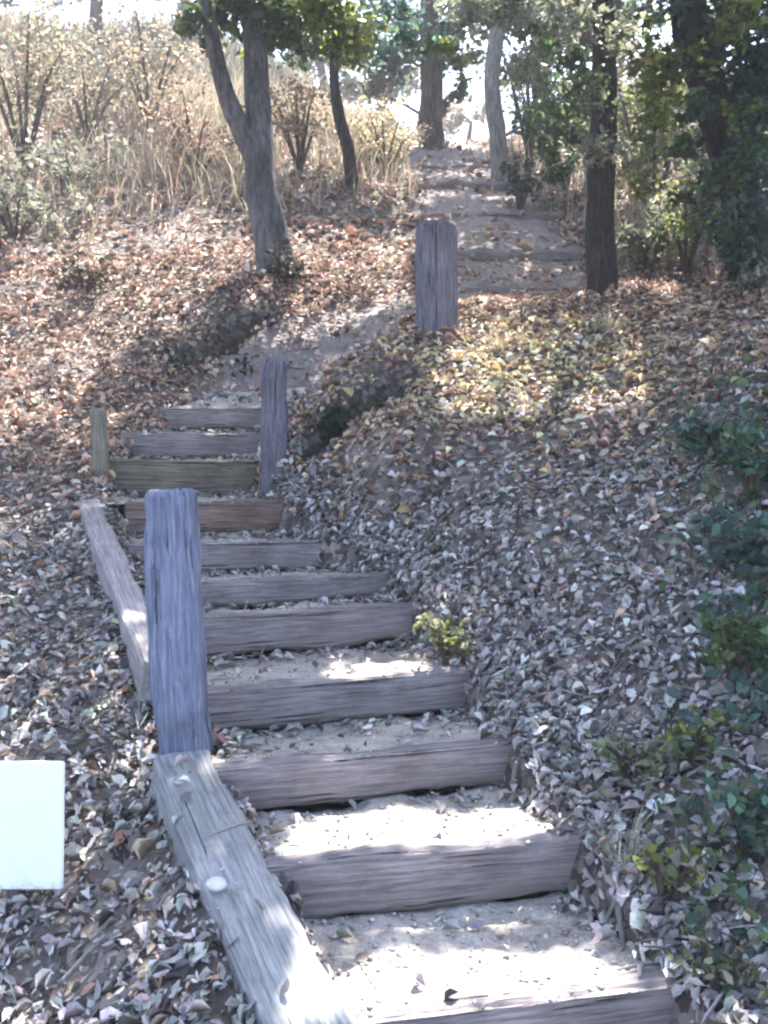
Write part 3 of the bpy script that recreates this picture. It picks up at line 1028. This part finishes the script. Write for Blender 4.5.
def canopy_crown(key, extra_chunks, root, cols, leaf=.125, nl=430, bark=M_BARK_DARK, keep_ex=1.0):
    chunks = []
    for pos, nr, sz, tint in extra_chunks:
        x, y, z = sun_hit(pos)
        px, py = to_px(x, y, z)
        k = rng.random(len(pos)) >= lit_prob(px, py) * keep_ex
        chunks.append((pos[k], nr[k], sz[k], tint[k]))
    top = can_roots[key]
    for cc, r in own[key]:
        pos, nr, sz, tint = clump_leaves(cc, r, nl, leaf, cols, .7)
        x, y, z = sun_hit(pos)
        px, py = to_px(x, y, z)
        qx, qy = to_px(pos[:, 0], pos[:, 1], pos[:, 2])
        k = rng.random(len(pos)) >= lit_prob(px, py)
        k &= ~((qx > -60) & (qx < 830) & (qy > -25) & (pos[:, 1] > .5))
        chunks.append((pos[k], nr[k], sz[k], tint[k]))
        # limb from the upper trunk, only where it keeps clear of the view
        s = top[-1] if cc.z > top[-2].z + .5 else top[-2]
        mid = s.lerp(cc, .5) + Vector((0, 0, .35))
        r0 = .02 + .01 * (s - cc).length
        ok = all(to_px(np.array(q.x), np.array(q.y), np.array(q.z))[1] < -20 or abs(q.x / max(q.y, .1)) > .42 for q in (s, mid, cc))
        if ok:
            qs = [s.lerp(mid, q / 6) for q in range(6)] + [mid.lerp(cc, q / 6) for q in range(7)]
            hx, hy, hz = sun_hit(np.array([q[:] for q in qs]))
            hp = to_px(hx, hy, hz)
            if lit_prob(hp[0], hp[1]).max() < .5:
                link_mesh('limb', tube_mesh('limb', [s, mid, cc], [r0, r0 * .6, r0 * .25], 7, .08, 3), bark, root, True)
    build_crown(root, chunks)

def trunk_only(key, label, radii, bark, seed, flare=.5, limbs=(), group=None):
    tr = can_roots[key]
    root = empty('tree', tr[0], label, 'tree', group)
    link_mesh('trunk', tube_mesh('trunk', [tr[0] - Vector((0, 0, .3))] + tr, [radii[0] * 1.1] + radii, 14, .13, seed, flare), bark, root, True)
    for pts, rr in limbs:
        link_mesh('limb', tube_mesh('limb', pts, rr, 10, .1, seed + 1), bark, root, True)
    return root

# dark tree at the right
r6 = trunk_only('dark_oak', 'thick dark tree at the right edge, forking above the grey leafy bank', [.19, .16, .15, .145, .14, .11, .07], M_BARK_DARK, 11, .7,
                limbs=[([P(722, 135, 8.2), P(745, 85, 8.2), P(775, 40, 8.1), P(810, -30, 8.0)], [.09, .08, .06, .04]), ([P(735, 178, 8.2), P(770, 150, 8.0), P(810, 130, 7.8)], [.06, .045, .03])])
ex = [clump_leaves(P(745, 60, 7.9), .5, 460, .10, GREEN_DARK), clump_leaves(P(745, 165, 7.7), .36, 330, .09, GREEN_TEAL),
      clump_leaves(P(745, 225, 7.7), .30, 360, .085, GREEN_DARK), clump_leaves(P(765, 120, 7.6), .35, 300, .09, GREEN_DARK),
      clump_leaves(P(735, 10, 8.0), .5, 330, .10, GREEN_DARK), clump_leaves(P(640, 15, 8.0), .33, 240, .10, GREEN_TEAL),
      clump_leaves(P(655, 92, 7.8), .24, 170, .085, GREEN_YEL), clump_leaves(P(690, 145, 7.8), .2, 110, .08, GREEN_MID),
      clump_leaves(P(728, 175, 7.5), .26, 280, .07, GREEN_MID), clump_leaves(P(700, 110, 7.5), .20, 130, .07, GREEN_TEAL + GREEN_MID),
      clump_leaves(P(760, 285, 7.4), .25, 150, .08, GREEN_GREY)]
ex += [clump_leaves(P(635, 130, 7.6), .20, 190, .065, GREEN_YEL + GREEN_MID), clump_leaves(P(672, 60, 7.6), .22, 190, .07, GREEN_YEL + GREEN_MID), clump_leaves(P(640, 180, 7.7), .2, 170, .06, GREEN_YEL + PALE0),
       clump_leaves(P(760, 150, 7.2), .26, 260, .07, GREEN_TEAL + GREEN_MID), clump_leaves(P(745, 20, 7.4), .3, 260, .075, GREEN_MID + GREEN_YEL), clump_leaves(P(640, 40, 7.5), .26, 260, .07, GREEN_YEL + GREEN_MID), clump_leaves(P(660, 110, 7.4), .2, 200, .06, GREEN_YEL), clump_leaves(P(745, 110, 7.3), .22, 180, .065, GREEN_YEL + GREEN_TEAL), clump_leaves(P(690, 200, 7.6), .2, 170, .06, GREEN_MID + PALE0)]
canopy_crown('dark_oak', ex, r6, GREEN_MID)
# forked tree at the left of the bend
r1 = trunk_only('left_forked', 'grey forked tree on the brown bank above the bend', [.18, .145, .12, .105, .09, .06], M_BARK_GREY, 5, .75,
                limbs=[([P(258, 165, 9.0), P(240, 128, 8.95), P(222, 80, 8.9), P(208, 10, 8.9), P(196, -80, 8.9)], [.10, .085, .075, .065, .05])])
ex = [clump_leaves(P(215, 15, 9.2), .35, 260, .10, GREEN_MID), clump_leaves(P(270, 30, 9.4), .40, 300, .10, GREEN_MID),
      clump_leaves(P(330, 25, 9.6), .36, 280, .10, GREEN_YEL), clump_leaves(P(300, -10, 9.3), .5, 300, .10, GREEN_MID),
      clump_leaves(P(190, 5, 9.2), .25, 140, .10, GREEN_DARK)]
ex += [clump_leaves(P(px_, py_, 8.8 + .1 * i_), r_, n_, .075, c_) for i_, (px_, py_, r_, n_, c_) in enumerate([
    (175, 20, .26, 220, GREEN_MID), (235, 5, .3, 240, GREEN_MID + GREEN_DARK), (285, 35, .26, 240, GREEN_MID), (325, 15, .3, 420, GREEN_YEL), (345, 45, .22, 240, GREEN_YEL + GREEN_MID), (205, 45, .18, 150, GREEN_MID), (265, 55, .24, 220, GREEN_MID + GREEN_YEL), (405, 45, .26, 240, GREEN_MID + GREEN_TEAL), (450, 45, .22, 170, GREEN_MID + GREEN_YEL), (540, 30, .3, 260, GREEN_MID + PALE0), (500, 10, .28, 220, GREEN_GREY + GREEN_MID), (560, 110, .24, 260, GREEN_MID), (555, 175, .2, 200, GREEN_MID + GREEN_DARK),
    (385, 20, .3, 280, GREEN_TEAL + GREEN_MID), (430, 25, .26, 220, GREEN_TEAL), (470, 10, .24, 170, GREEN_MID + PALE0), (130, 15, .28, 180, GREEN_GREY)])]
canopy_crown('left_forked', ex, r1, GREEN_MID, bark=M_BARK_GREY)
r5 = trunk_only('dark_slim', 'slim dark trunk on the crest right of the upper path', [.125, .112, .10, .085, .07, .05], M_BARK_DARK, 7, .8)
ex = [clump_leaves(P(600, 150, 7.4), .26, 330, .06, GREEN_GREY + PALE0), clump_leaves(P(588, 95, 7.4), .27, 330, .06, GREEN_MID + PALE0), clump_leaves(P(610, 35, 7.5), .28, 300, .065, GREEN_GREY + PALE0),
      clump_leaves(P(555, 150, 8.0), .22, 150, .075, GREEN_MID), clump_leaves(P(560, 60, 8.6), .30, 200, .09, GREEN_MID), clump_leaves(P(640, 60, 8.5), .28, 160, .09, GREEN_GREY), clump_leaves(P(560, 10, 8.3), .35, 160, .09, GREEN_GREY)]
canopy_crown('dark_slim', ex, r5, GREEN_MID, keep_ex=.35)
ra = trunk_only('off_left', 'unseen tree added for shade beside the trail, left of the leafy bank and outside the frame', [.2, .17, .14, .08], M_BARK_BROWN, 9)  # unseen tree added to carry shading leaf clumps
canopy_crown('off_left', [], ra, GREEN_MID, bark=M_BARK_BROWN)
rb = trunk_only('off_right', 'unseen tree added for shade beside the trail, right of the lowest steps and outside the frame', [.2, .17, .14, .08], M_BARK_BROWN, 10)  # second unseen tree, added for its shading crown
canopy_crown('off_right', [], rb, GREEN_MID, bark=M_BARK_BROWN)

# other trees
tree('thin dark sapling between the grey forked tree and the upper path', [gp(352, 184, 12.0), P(348, 150, 12), P(338, 110, 12), P(334, 60, 12.1), P(340, -20, 12.2)],
     [.085, .075, .065, .055, .04], M_BARK_DARK, [(P(345, 30, 12.2), .5, 260, GREEN_YEL), (P(320, 5, 12.2), .5, 240), (P(385, 15, 12.4), .45, 220, GREEN_TEAL), (P(300, 45, 12.3), .4, 300, GREEN_MID), (P(280, 20, 12.6), .5, 360, GREEN_DARK), (P(350, 50, 12.5), .36, 240, GREEN_YEL), (P(375, 40, 12.7), .4, 240, GREEN_TEAL)], GREEN_MID, .11, seed=21)
tree('short brown trunk standing in the bright opening at the top of the path', [gp(431, 160, 15.6), P(430, 120, 15.6), P(432, 70, 15.6), P(428, 0, 15.7)],
     [.21, .19, .17, .12], M_BARK_BROWN, [(P(420, 35, 15.7), .65, 320, GREEN_TEAL), (P(395, 10, 15.9), .6, 260, GREEN_TEAL), (P(455, 25, 16), .55, 220, GREEN_GREY), (P(395, 55, 15.5), .6, 420, GREEN_TEAL), (P(470, 20, 15.8), .7, 420, GREEN_GREY), (P(380, 95, 15.7), .4, 160, PALE0), (P(452, 62, 15.8), .35, 180, GREEN_GREY + GREEN_YEL), (P(465, 92, 15.9), .3, 110, GREEN_MID + PALE0), (P(442, 108, 16.0), .22, 70, TAN0)], GREEN_MID, .13, seed=22)
tree('pale smooth trunk right of the bright opening, behind the upper path', [gp(500, 195, 13.6), P(498, 140, 13.6), P(492, 80, 13.6), P(500, 10, 13.7), P(508, -60, 13.8)],
     [.13, .115, .11, .10, .07], M_BARK_PALE, [(P(520, 20, 13.9), .6, 220, GREEN_GREY), (P(470, 5, 13.9), .5, 240, GREEN_GREY), (P(518, 75, 13.8), .45, 240, PALE0), (P(535, 120, 13.6), .4, 220, GREEN_MID)], GREEN_GREY, .11, seed=23)
tree('pale leaning trunk behind the slim dark trunk', [gp(590, 190, 11.8), P(596, 120, 11.8), P(606, 60, 11.9), P(600, -20, 12)],
     [.07, .065, .06, .05], M_BARK_PALE, [(P(575, 30, 12), .5, 240, GREEN_GREY), (P(620, 15, 12), .5, 200, GREEN_MID)], GREEN_MID, .10, seed=24)

# shrubs
SH = [
    ('tall green bush beside the pale smooth trunk', 565, 205, 12.2, .55, 1.6, 2200, .065, GREEN_MID),
    ('dark green bush low beside the pale trunk foot', 520, 205, 11.6, .28, .5, 320, .07, GREEN_DARK),
    ('yellow green sunlit bush between the two dark trunks', 655, 215, 10.5, .6, 1.3, 1500, .065, GREEN_YEL + PALE0),
    ('grey green bush behind the dark tree, right edge', 735, 270, 9.5, .7, 1.0, 1200, .07, GREEN_GREY + GREEN_MID),
    ('leafy green bush hiding the foot of the thick dark tree', 748, 292, 7.6, .42, .7, 900, .06, GREEN_MID + GREEN_TEAL),
    ('sunny yellow bush in front of the dark tree foot', 686, 268, 8.7, .42, .75, 900, .055, GREEN_YEL + PALE0),
    ('pale grey green bush at the foot of the slim dark trunk', 650, 270, 9.0, .42, .55, 420, .08, GREEN_GREY),
    ('low bush with shade painted into its leaves, under the bank left of the bend', 212, 345, 7.95, .42, .16, 420, .05, [(.02, .02, .018), (.035, .032, .028), (.03, .035, .022)]),  # near-black leaves stand in for shade under the bank
    ('green bush with shade-darkened leaves in the hollow right of the slim grey post', 352, 402, 6.3, .26, .20, 900, .042, [(.02, .035, .018), (.03, .055, .025), (.04, .07, .03)]),  # greens darkened to deepen the hollow's shade
    ('small dark bush on the brown bank near the left edge', 85, 295, 9.0, .30, .18, 260, .06, [(.05, .035, .03), (.08, .05, .04), (.04, .045, .03)]),
    ('low dark scrub at the foot of the grey forked tree', 285, 285, 8.7, .3, .22, 240, .06, [(.06, .05, .045), (.09, .075, .06), (.045, .05, .04)]),
]
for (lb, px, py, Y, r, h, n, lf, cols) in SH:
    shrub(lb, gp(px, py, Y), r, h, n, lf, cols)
PL = [
    ('bright green weed on the bank right of the second riser', 632, 790, 3.2, .20, .13, 170, .036, [(.10, .14, .06), (.16, .21, .10), (.22, .25, .17), (.30, .30, .25)]),
    ('grey green weed at the right end of the lowest riser', 590, 930, 2.6, .16, .15, 150, .05, GREEN_GREY),
    ('dark teal weed at the right edge below the ivy', 752, 840, 2.75, .14, .2, 160, .05, GREEN_TEAL),
    ('light green sprig between the bright green weed and the right edge', 690, 770, 3.15, .13, .18, 100, .038, GREEN_MID + GREEN_YEL),
    ('mixed green sprig low in the bottom right corner', 725, 985, 2.42, .13, .14, 90, .036, GREEN_MID + PALE0),
    ('pale green sprig right of the grass tufts beside the lowest riser', 668, 905, 2.7, .12, .14, 85, .036, GREEN_YEL + PALE0 + PALE0),
    ('tall leafy green weed at the right edge, between the ivy patches', 750, 500, 4.3, .17, .32, 260, .05, GREEN_MID + GREEN_TEAL),
    ('bushy mid green weed at the right edge, level with the foot of the big post', 735, 690, 3.4, .15, .24, 220, .045, GREEN_MID),
    ('teal green weed at the right edge, level with the fifth riser', 745, 590, 3.85, .18, .22, 200, .06, GREEN_TEAL),
    ('teal green weed at the right edge below the dark tree', 720, 445, 4.7, .2, .22, 220, .06, GREEN_TEAL),
]
for (lb, px, py, Y, r, h, n, lf, cols) in PL:
    shrub(lb, gp(px, py, Y), r, h, n, lf, cols, 'weed', 'weed', None, 4)
wp = Vector((.27, 4.20, 0)); wp.z = float(terrain_z(np.array([wp.x]), np.array([wp.y]), False)[0])
shrub('yellow green weed at the right end of the fifth riser', wp, .15, .16, 230, .036, GREEN_YEL + PALE0 + [(.34, .33, .22), (.42, .40, .30)], 'weed', 'weed', None, 5)

def tuft(label, base, h, r, n, cols):
    V_, F_ = [], []
    for i in range(n):
        a = random.random() * 2 * math.pi
        L = h * random.uniform(.5, 1.1)
        lean = random.uniform(.15, .95)
        b0 = base + Vector((math.cos(a) * r * random.random(), math.sin(a) * r * random.random(), -.02))
        d = Vector((math.cos(a), math.sin(a), 0)); sd_ = Vector((-d.y, d.x, 0)) * random.uniform(.0025, .005)
        k0 = len(V_)
        for t_ in (0, .35, .7, 1):
            p = b0 + d * (lean * L * t_ ** 1.6) + Vector((0, 0, L * (t_ - .45 * lean * t_ ** 2.2)))
            w_ = 1 - .85 * t_
            V_ += [tuple(p - sd_ * w_), tuple(p + sd_ * w_)]
        for j in range(3):
            q = k0 + j * 2
            F_.append((q, q + 1, q + 3, q + 2))
    tint = np.repeat(palette(cols, n), 8, axis=0)
    o = link_mesh('grass_tuft', np_mesh('grass_tuft', np.array(V_), np.array(F_), tint), M_GRASS)
    tag(o, label, 'grass tuft')
PALE_BLADES = [(.30, .34, .20), (.40, .42, .30), (.46, .44, .34), (.20, .26, .13)]
tuft('pale grass tuft arching beside the right end of the lowest riser', gp(588, 945, 2.62), .26, .07, 70, PALE_BLADES)
tuft('grey green grass tuft just above the arching one, beside the second riser', gp(622, 880, 2.85), .20, .06, 50, PALE_BLADES)
tuft('dry grass tuft on the sunny crest right of the broad post', gp(500, 350, 6.8), .22, .08, 60, [(.5, .42, .27), (.4, .33, .2), (.56, .5, .36)])
tuft('dry grass tuft on the crest below the slim dark trunk', gp(610, 345, 6.9), .22, .08, 60, [(.46, .40, .27), (.36, .31, .2), (.52, .46, .36)])

# scrub on the upper left slope and trees behind the crest
TAN = [(.32, .24, .16), (.25, .185, .125), (.40, .32, .23)]
PALE = [(.15, .16, .115), (.20, .20, .155), (.115, .13, .085), (.26, .25, .205)]
BK = [
    ('pale scrub bush in the top left corner, tallest of the scrub', 25, 160, 13.0, 1.0, 2.0, 2200, .07, GREEN_GREY + TAN),
    ('grey green scrub bush left of the forked tree, high on the slope', 150, 130, 14.5, 1.0, 1.8, 1900, .07, TAN + TAN + PALE),
    ('pale dusty scrub bush between the corner bush and the grey green scrub', 88, 150, 14.0, .8, 1.2, 1500, .065, PALE + TAN),
    ('low pale scrub bush at the left edge above the brown bank', 15, 255, 10.5, .7, .7, 800, .08, PALE),
    ('low dry bush under the scrub, on the rim of the brown bank', 70, 205, 11.8, .7, .5, 500, .08, PALE),
    ('dry brown bush left of the forked trunk, at the grass edge', 195, 185, 12.2, .7, .9, 1300, .06, [(.30, .22, .15), (.22, .15, .11), (.36, .29, .2), (.17, .10, .09)]),
    ('dry bush right of the forked trunk, among the pale grass', 300, 175, 12.6, .6, 1.1, 1300, .06, [(.30, .24, .16), (.22, .17, .12), (.36, .30, .22)]),
    ('yellowish dry bush between the thin sapling and the brown trunk', 385, 165, 13.6, .5, .8, 900, .06, [(.42, .36, .22), (.5, .44, .3), (.3, .26, .15)]),
    ('pale grey bush behind the pale smooth trunk', 530, 165, 14.5, .75, 2.2, 2600, .07, PALE + GREEN_MID),
    ('pale bush behind the yellow green bush', 640, 170, 13.5, .9, 2.0, 2800, .07, PALE + GREEN_YEL),
    ('dark dense bush behind the dark tree, at the right edge', 735, 200, 11.5, .8, 1.7, 2200, .075, GREEN_DARK),
]
for (lb, px, py, Y, r, h, n, lf, cols) in BK:
    shrub(lb, gp(px, py, Y), r, h, n, lf, cols, nst=7)

def back_tree(label, x, y, h, r, n, cols, leaf=.15):
    b = gxy(x, y)
    tr = [b, b + Vector((.1, 0, h * .3)), b + Vector((-.1, .1, h * .6)), b + Vector((0, 0, h * .85))]
    cl = []
    for i in range(7):
        a = i * 2.4
        cl.append((b + Vector((math.cos(a) * r * .6, math.sin(a) * r * .6, h * random.uniform(.35, .95))), r * random.uniform(.45, .65), n // 7))
    tree(label, tr, [.16, .13, .1, .05], M_BARK_BROWN, cl, cols, leaf, group='trees behind the crest', seed=int(x * 3) + 50)
for a in [('grey green tree behind the crest, far left', -8.6, 20, 4.2, 1.9, 3200, GREEN_GREY),
          ('olive tree behind the crest, above the scrub bushes', -6.0, 21, 4.0, 1.7, 3000, GREEN_GREY + TAN),
          ('pale tree behind the crest, just left of the forked trunk', -4.4, 22, 3.8, 1.3, 2000, GREEN_MID + PALE),
          ('low tree behind the crest, between the forked trunk and the sapling', -2.7, 23, 4.0, 1.3, 2200, GREEN_MID + TAN),
          ('tree behind the crest, seen beside the thin dark sapling', -1.5, 25, 4.8, 1.2, 1800, GREEN_MID + PALE),
          ('hazy tree far behind the crest, straight above the end of the path', 1.2, 30, 4.8, 1.0, 1100, GREEN_MID + PALE),
          ('pale low tree far behind the crest, right above the path end', 2.4, 28, 4.2, 1.0, 1300, PALE + TAN),
          ('small tan tree behind the crest, left of the brown trunk', .0, 25, 4.6, 1.0, 1700, TAN + PALE),
          ('grey green tree behind the crest, right of the bright opening', 3.2, 21, 4.4, 1.3, 2200, GREEN_GREY),
          ('olive tree behind the crest, behind the slim dark trunk', 5.0, 22, 4.4, 1.7, 3000, GREEN_GREY + GREEN_MID),
          ('dark tree behind the crest, at the right edge', 7.6, 20, 4.8, 1.9, 2800, GREEN_DARK + GREEN_MID)]:
    back_tree(*a)

# ------------------------------------------------------------------ dry grass on the upper slope
def grass(n, x0, x1, y0, y1, l0, l1, dens):
    x, y = scatter(n, x0, x1, y0, y1)
    k = (rng.random(n) < dens(x, y)) & (path_mask(x, y) < .25)
    x, y = x[k], y[k]
    n = len(x)
    z = terrain_z(x, y)
    L = (l0 + (l1 - l0) * rng.random(n)) * (.7 + .8 * (N1(x * 1.1, y * 1.1) + .5))
    a = rng.random(n) * 2 * math.pi
    lean = .15 + .95 * rng.random(n) ** 1.3
    w = .006 + .008 * rng.random(n)
    b = np.stack([x, y, z - .02], 1)
    d = np.stack([np.cos(a), np.sin(a), np.zeros(n)], 1)
    s = np.stack([-np.sin(a), np.cos(a), np.zeros(n)], 1) * w[:, None]
    up = np.array([0, 0, 1.0])
    m = b + (d * (lean * .3)[:, None] + up * .6) * L[:, None]
    tip = b + (d * lean[:, None] + up * 1.0) * L[:, None]
    Vv = np.stack([b - s, b + s, m + s * .7, m - s * .7, tip + s * .12, tip - s * .12], 1).reshape(-1, 3)
    Ff = (np.array([(0, 1, 2, 3), (3, 2, 4, 5)])[None] + (np.arange(n) * 6)[:, None, None]).reshape(-1, 4)
    tint = np.repeat(palette([(.42, .36, .26), (.34, .28, .20), (.50, .44, .34), (.28, .27, .19), (.22, .16, .12), (.33, .25, .19)], n), 6, axis=0)
    return Vv, Ff, tint
GV = [grass(85000, -11, 1.0, 10.2, 24, .12, .55, lambda x, y: np.clip(sstep(10.0, 15.5, y + .35 * (-x - 3) + 3.2 * N1(x * .5, y * .5)) * (.62 + 1.3 * N2(x * .9, y * .9)), 0, 1)),
      grass(14000, 1.8, 8, 9, 22, .2, .5, lambda x, y: np.clip(.42 + 1.2 * N2(x * .8, y * .8), 0, 1))]
n0 = len(GV[0][0])
Vg = np.concatenate([g[0] for g in GV]); Fg = np.concatenate([GV[0][1], GV[1][1] + n0]); Tg = np.concatenate([g[2] for g in GV])
tag(link_mesh('dry_grass', np_mesh('dry_grass', Vg, Fg, Tg), M_GRASS), kind='stuff')

# ------------------------------------------------------------------ small single things
def stick(label, pts, r):
    me = tube_mesh('fallen_stick', pts, [r, r * .8, r * .4], 7, .12, 4)
    o = link_mesh('fallen_stick', me, M_BARK_PALE, None, True)
    tag(o, label, 'stick', 'fallen sticks on the bank')
def lie(px, py, Y, dz=.035):
    p = gp(px, py, Y); p.z += dz
    return p
stick('pale fallen stick curving up the bank beside the lowest riser', [lie(540, 942, 2.62), lie(575, 905, 2.72, .06), lie(628, 880, 2.8)], .011)
stick('short pale fallen stick among weeds right of the lowest riser', [lie(618, 896, 2.75), lie(624, 918, 2.68, .06), lie(632, 945, 2.6)], .009)
stick('thin fallen stick across the leaves near the mossy beam foot', [lie(60, 985, 2.55), lie(95, 960, 2.6, .05), lie(120, 935, 2.65)], .008)

pl = P(216, 884, 2.66)
bm = bmesh.new()
bmesh.ops.create_icosphere(bm, subdivisions=3, radius=.03)
for v in bm.verts:
    v.co *= 1 + .22 * noise.noise(v.co * 30)
    v.co.z *= .55
me = bpy.data.meshes.new('stone'); bm.to_mesh(me); bm.free()
m, t, b = new_mat('pale_stone')
tc = nd(t, 'ShaderNodeTexCoord')
t.links.new(ramp(t, [(.3, (.45, .45, .48)), (.7, (.62, .62, .66))], noise_node(t, tc.outputs['Object'], 40, 5)), b.inputs['Base Color'])
b.inputs['Roughness'].default_value = .8
o = link_mesh('stone', me, m, None, True)
o.location = pl
tag(o, 'pale round stone resting on the mossy edging beam', 'stone')

# ------------------------------------------------------------------ air
HAZE = 0.0042
if HAZE:
    bpy.context.view_layer.update()
    zs = [(o_.matrix_world @ Vector(c_)).z for o_ in S.objects if o_.type == 'MESH' for c_ in o_.bound_box]
    z0, z1 = min(zs) - 1.0, max(zs) + 1.0
    hz = box_me('haze', 560, 600, z1 - z0, .01)
    m = bpy.data.materials.new('haze_air')
    m.use_nodes = True
    t = m.node_tree
    t.nodes.clear()
    v_ = t.nodes.new('ShaderNodeVolumePrincipled')
    v_.inputs['Color'].default_value = (.92, .94, 1.0, 1)
    v_.inputs['Density'].default_value = HAZE
    v_.inputs['Anisotropy'].default_value = .2
    o_ = t.nodes.new('ShaderNodeOutputMaterial')
    t.links.new(v_.outputs[0], o_.inputs['Volume'])
    o = link_mesh('haze', hz, m)
    o.location = (0, 120, (z0 + z1) / 2)
    tag(o, kind='stuff')

# ------------------------------------------------------------------ render
S.render.engine = 'CYCLES'
S.cycles.use_denoising = True
S.cycles.max_bounces = 6
S.cycles.diffuse_bounces = 4
S.cycles.filter_width = 2.4
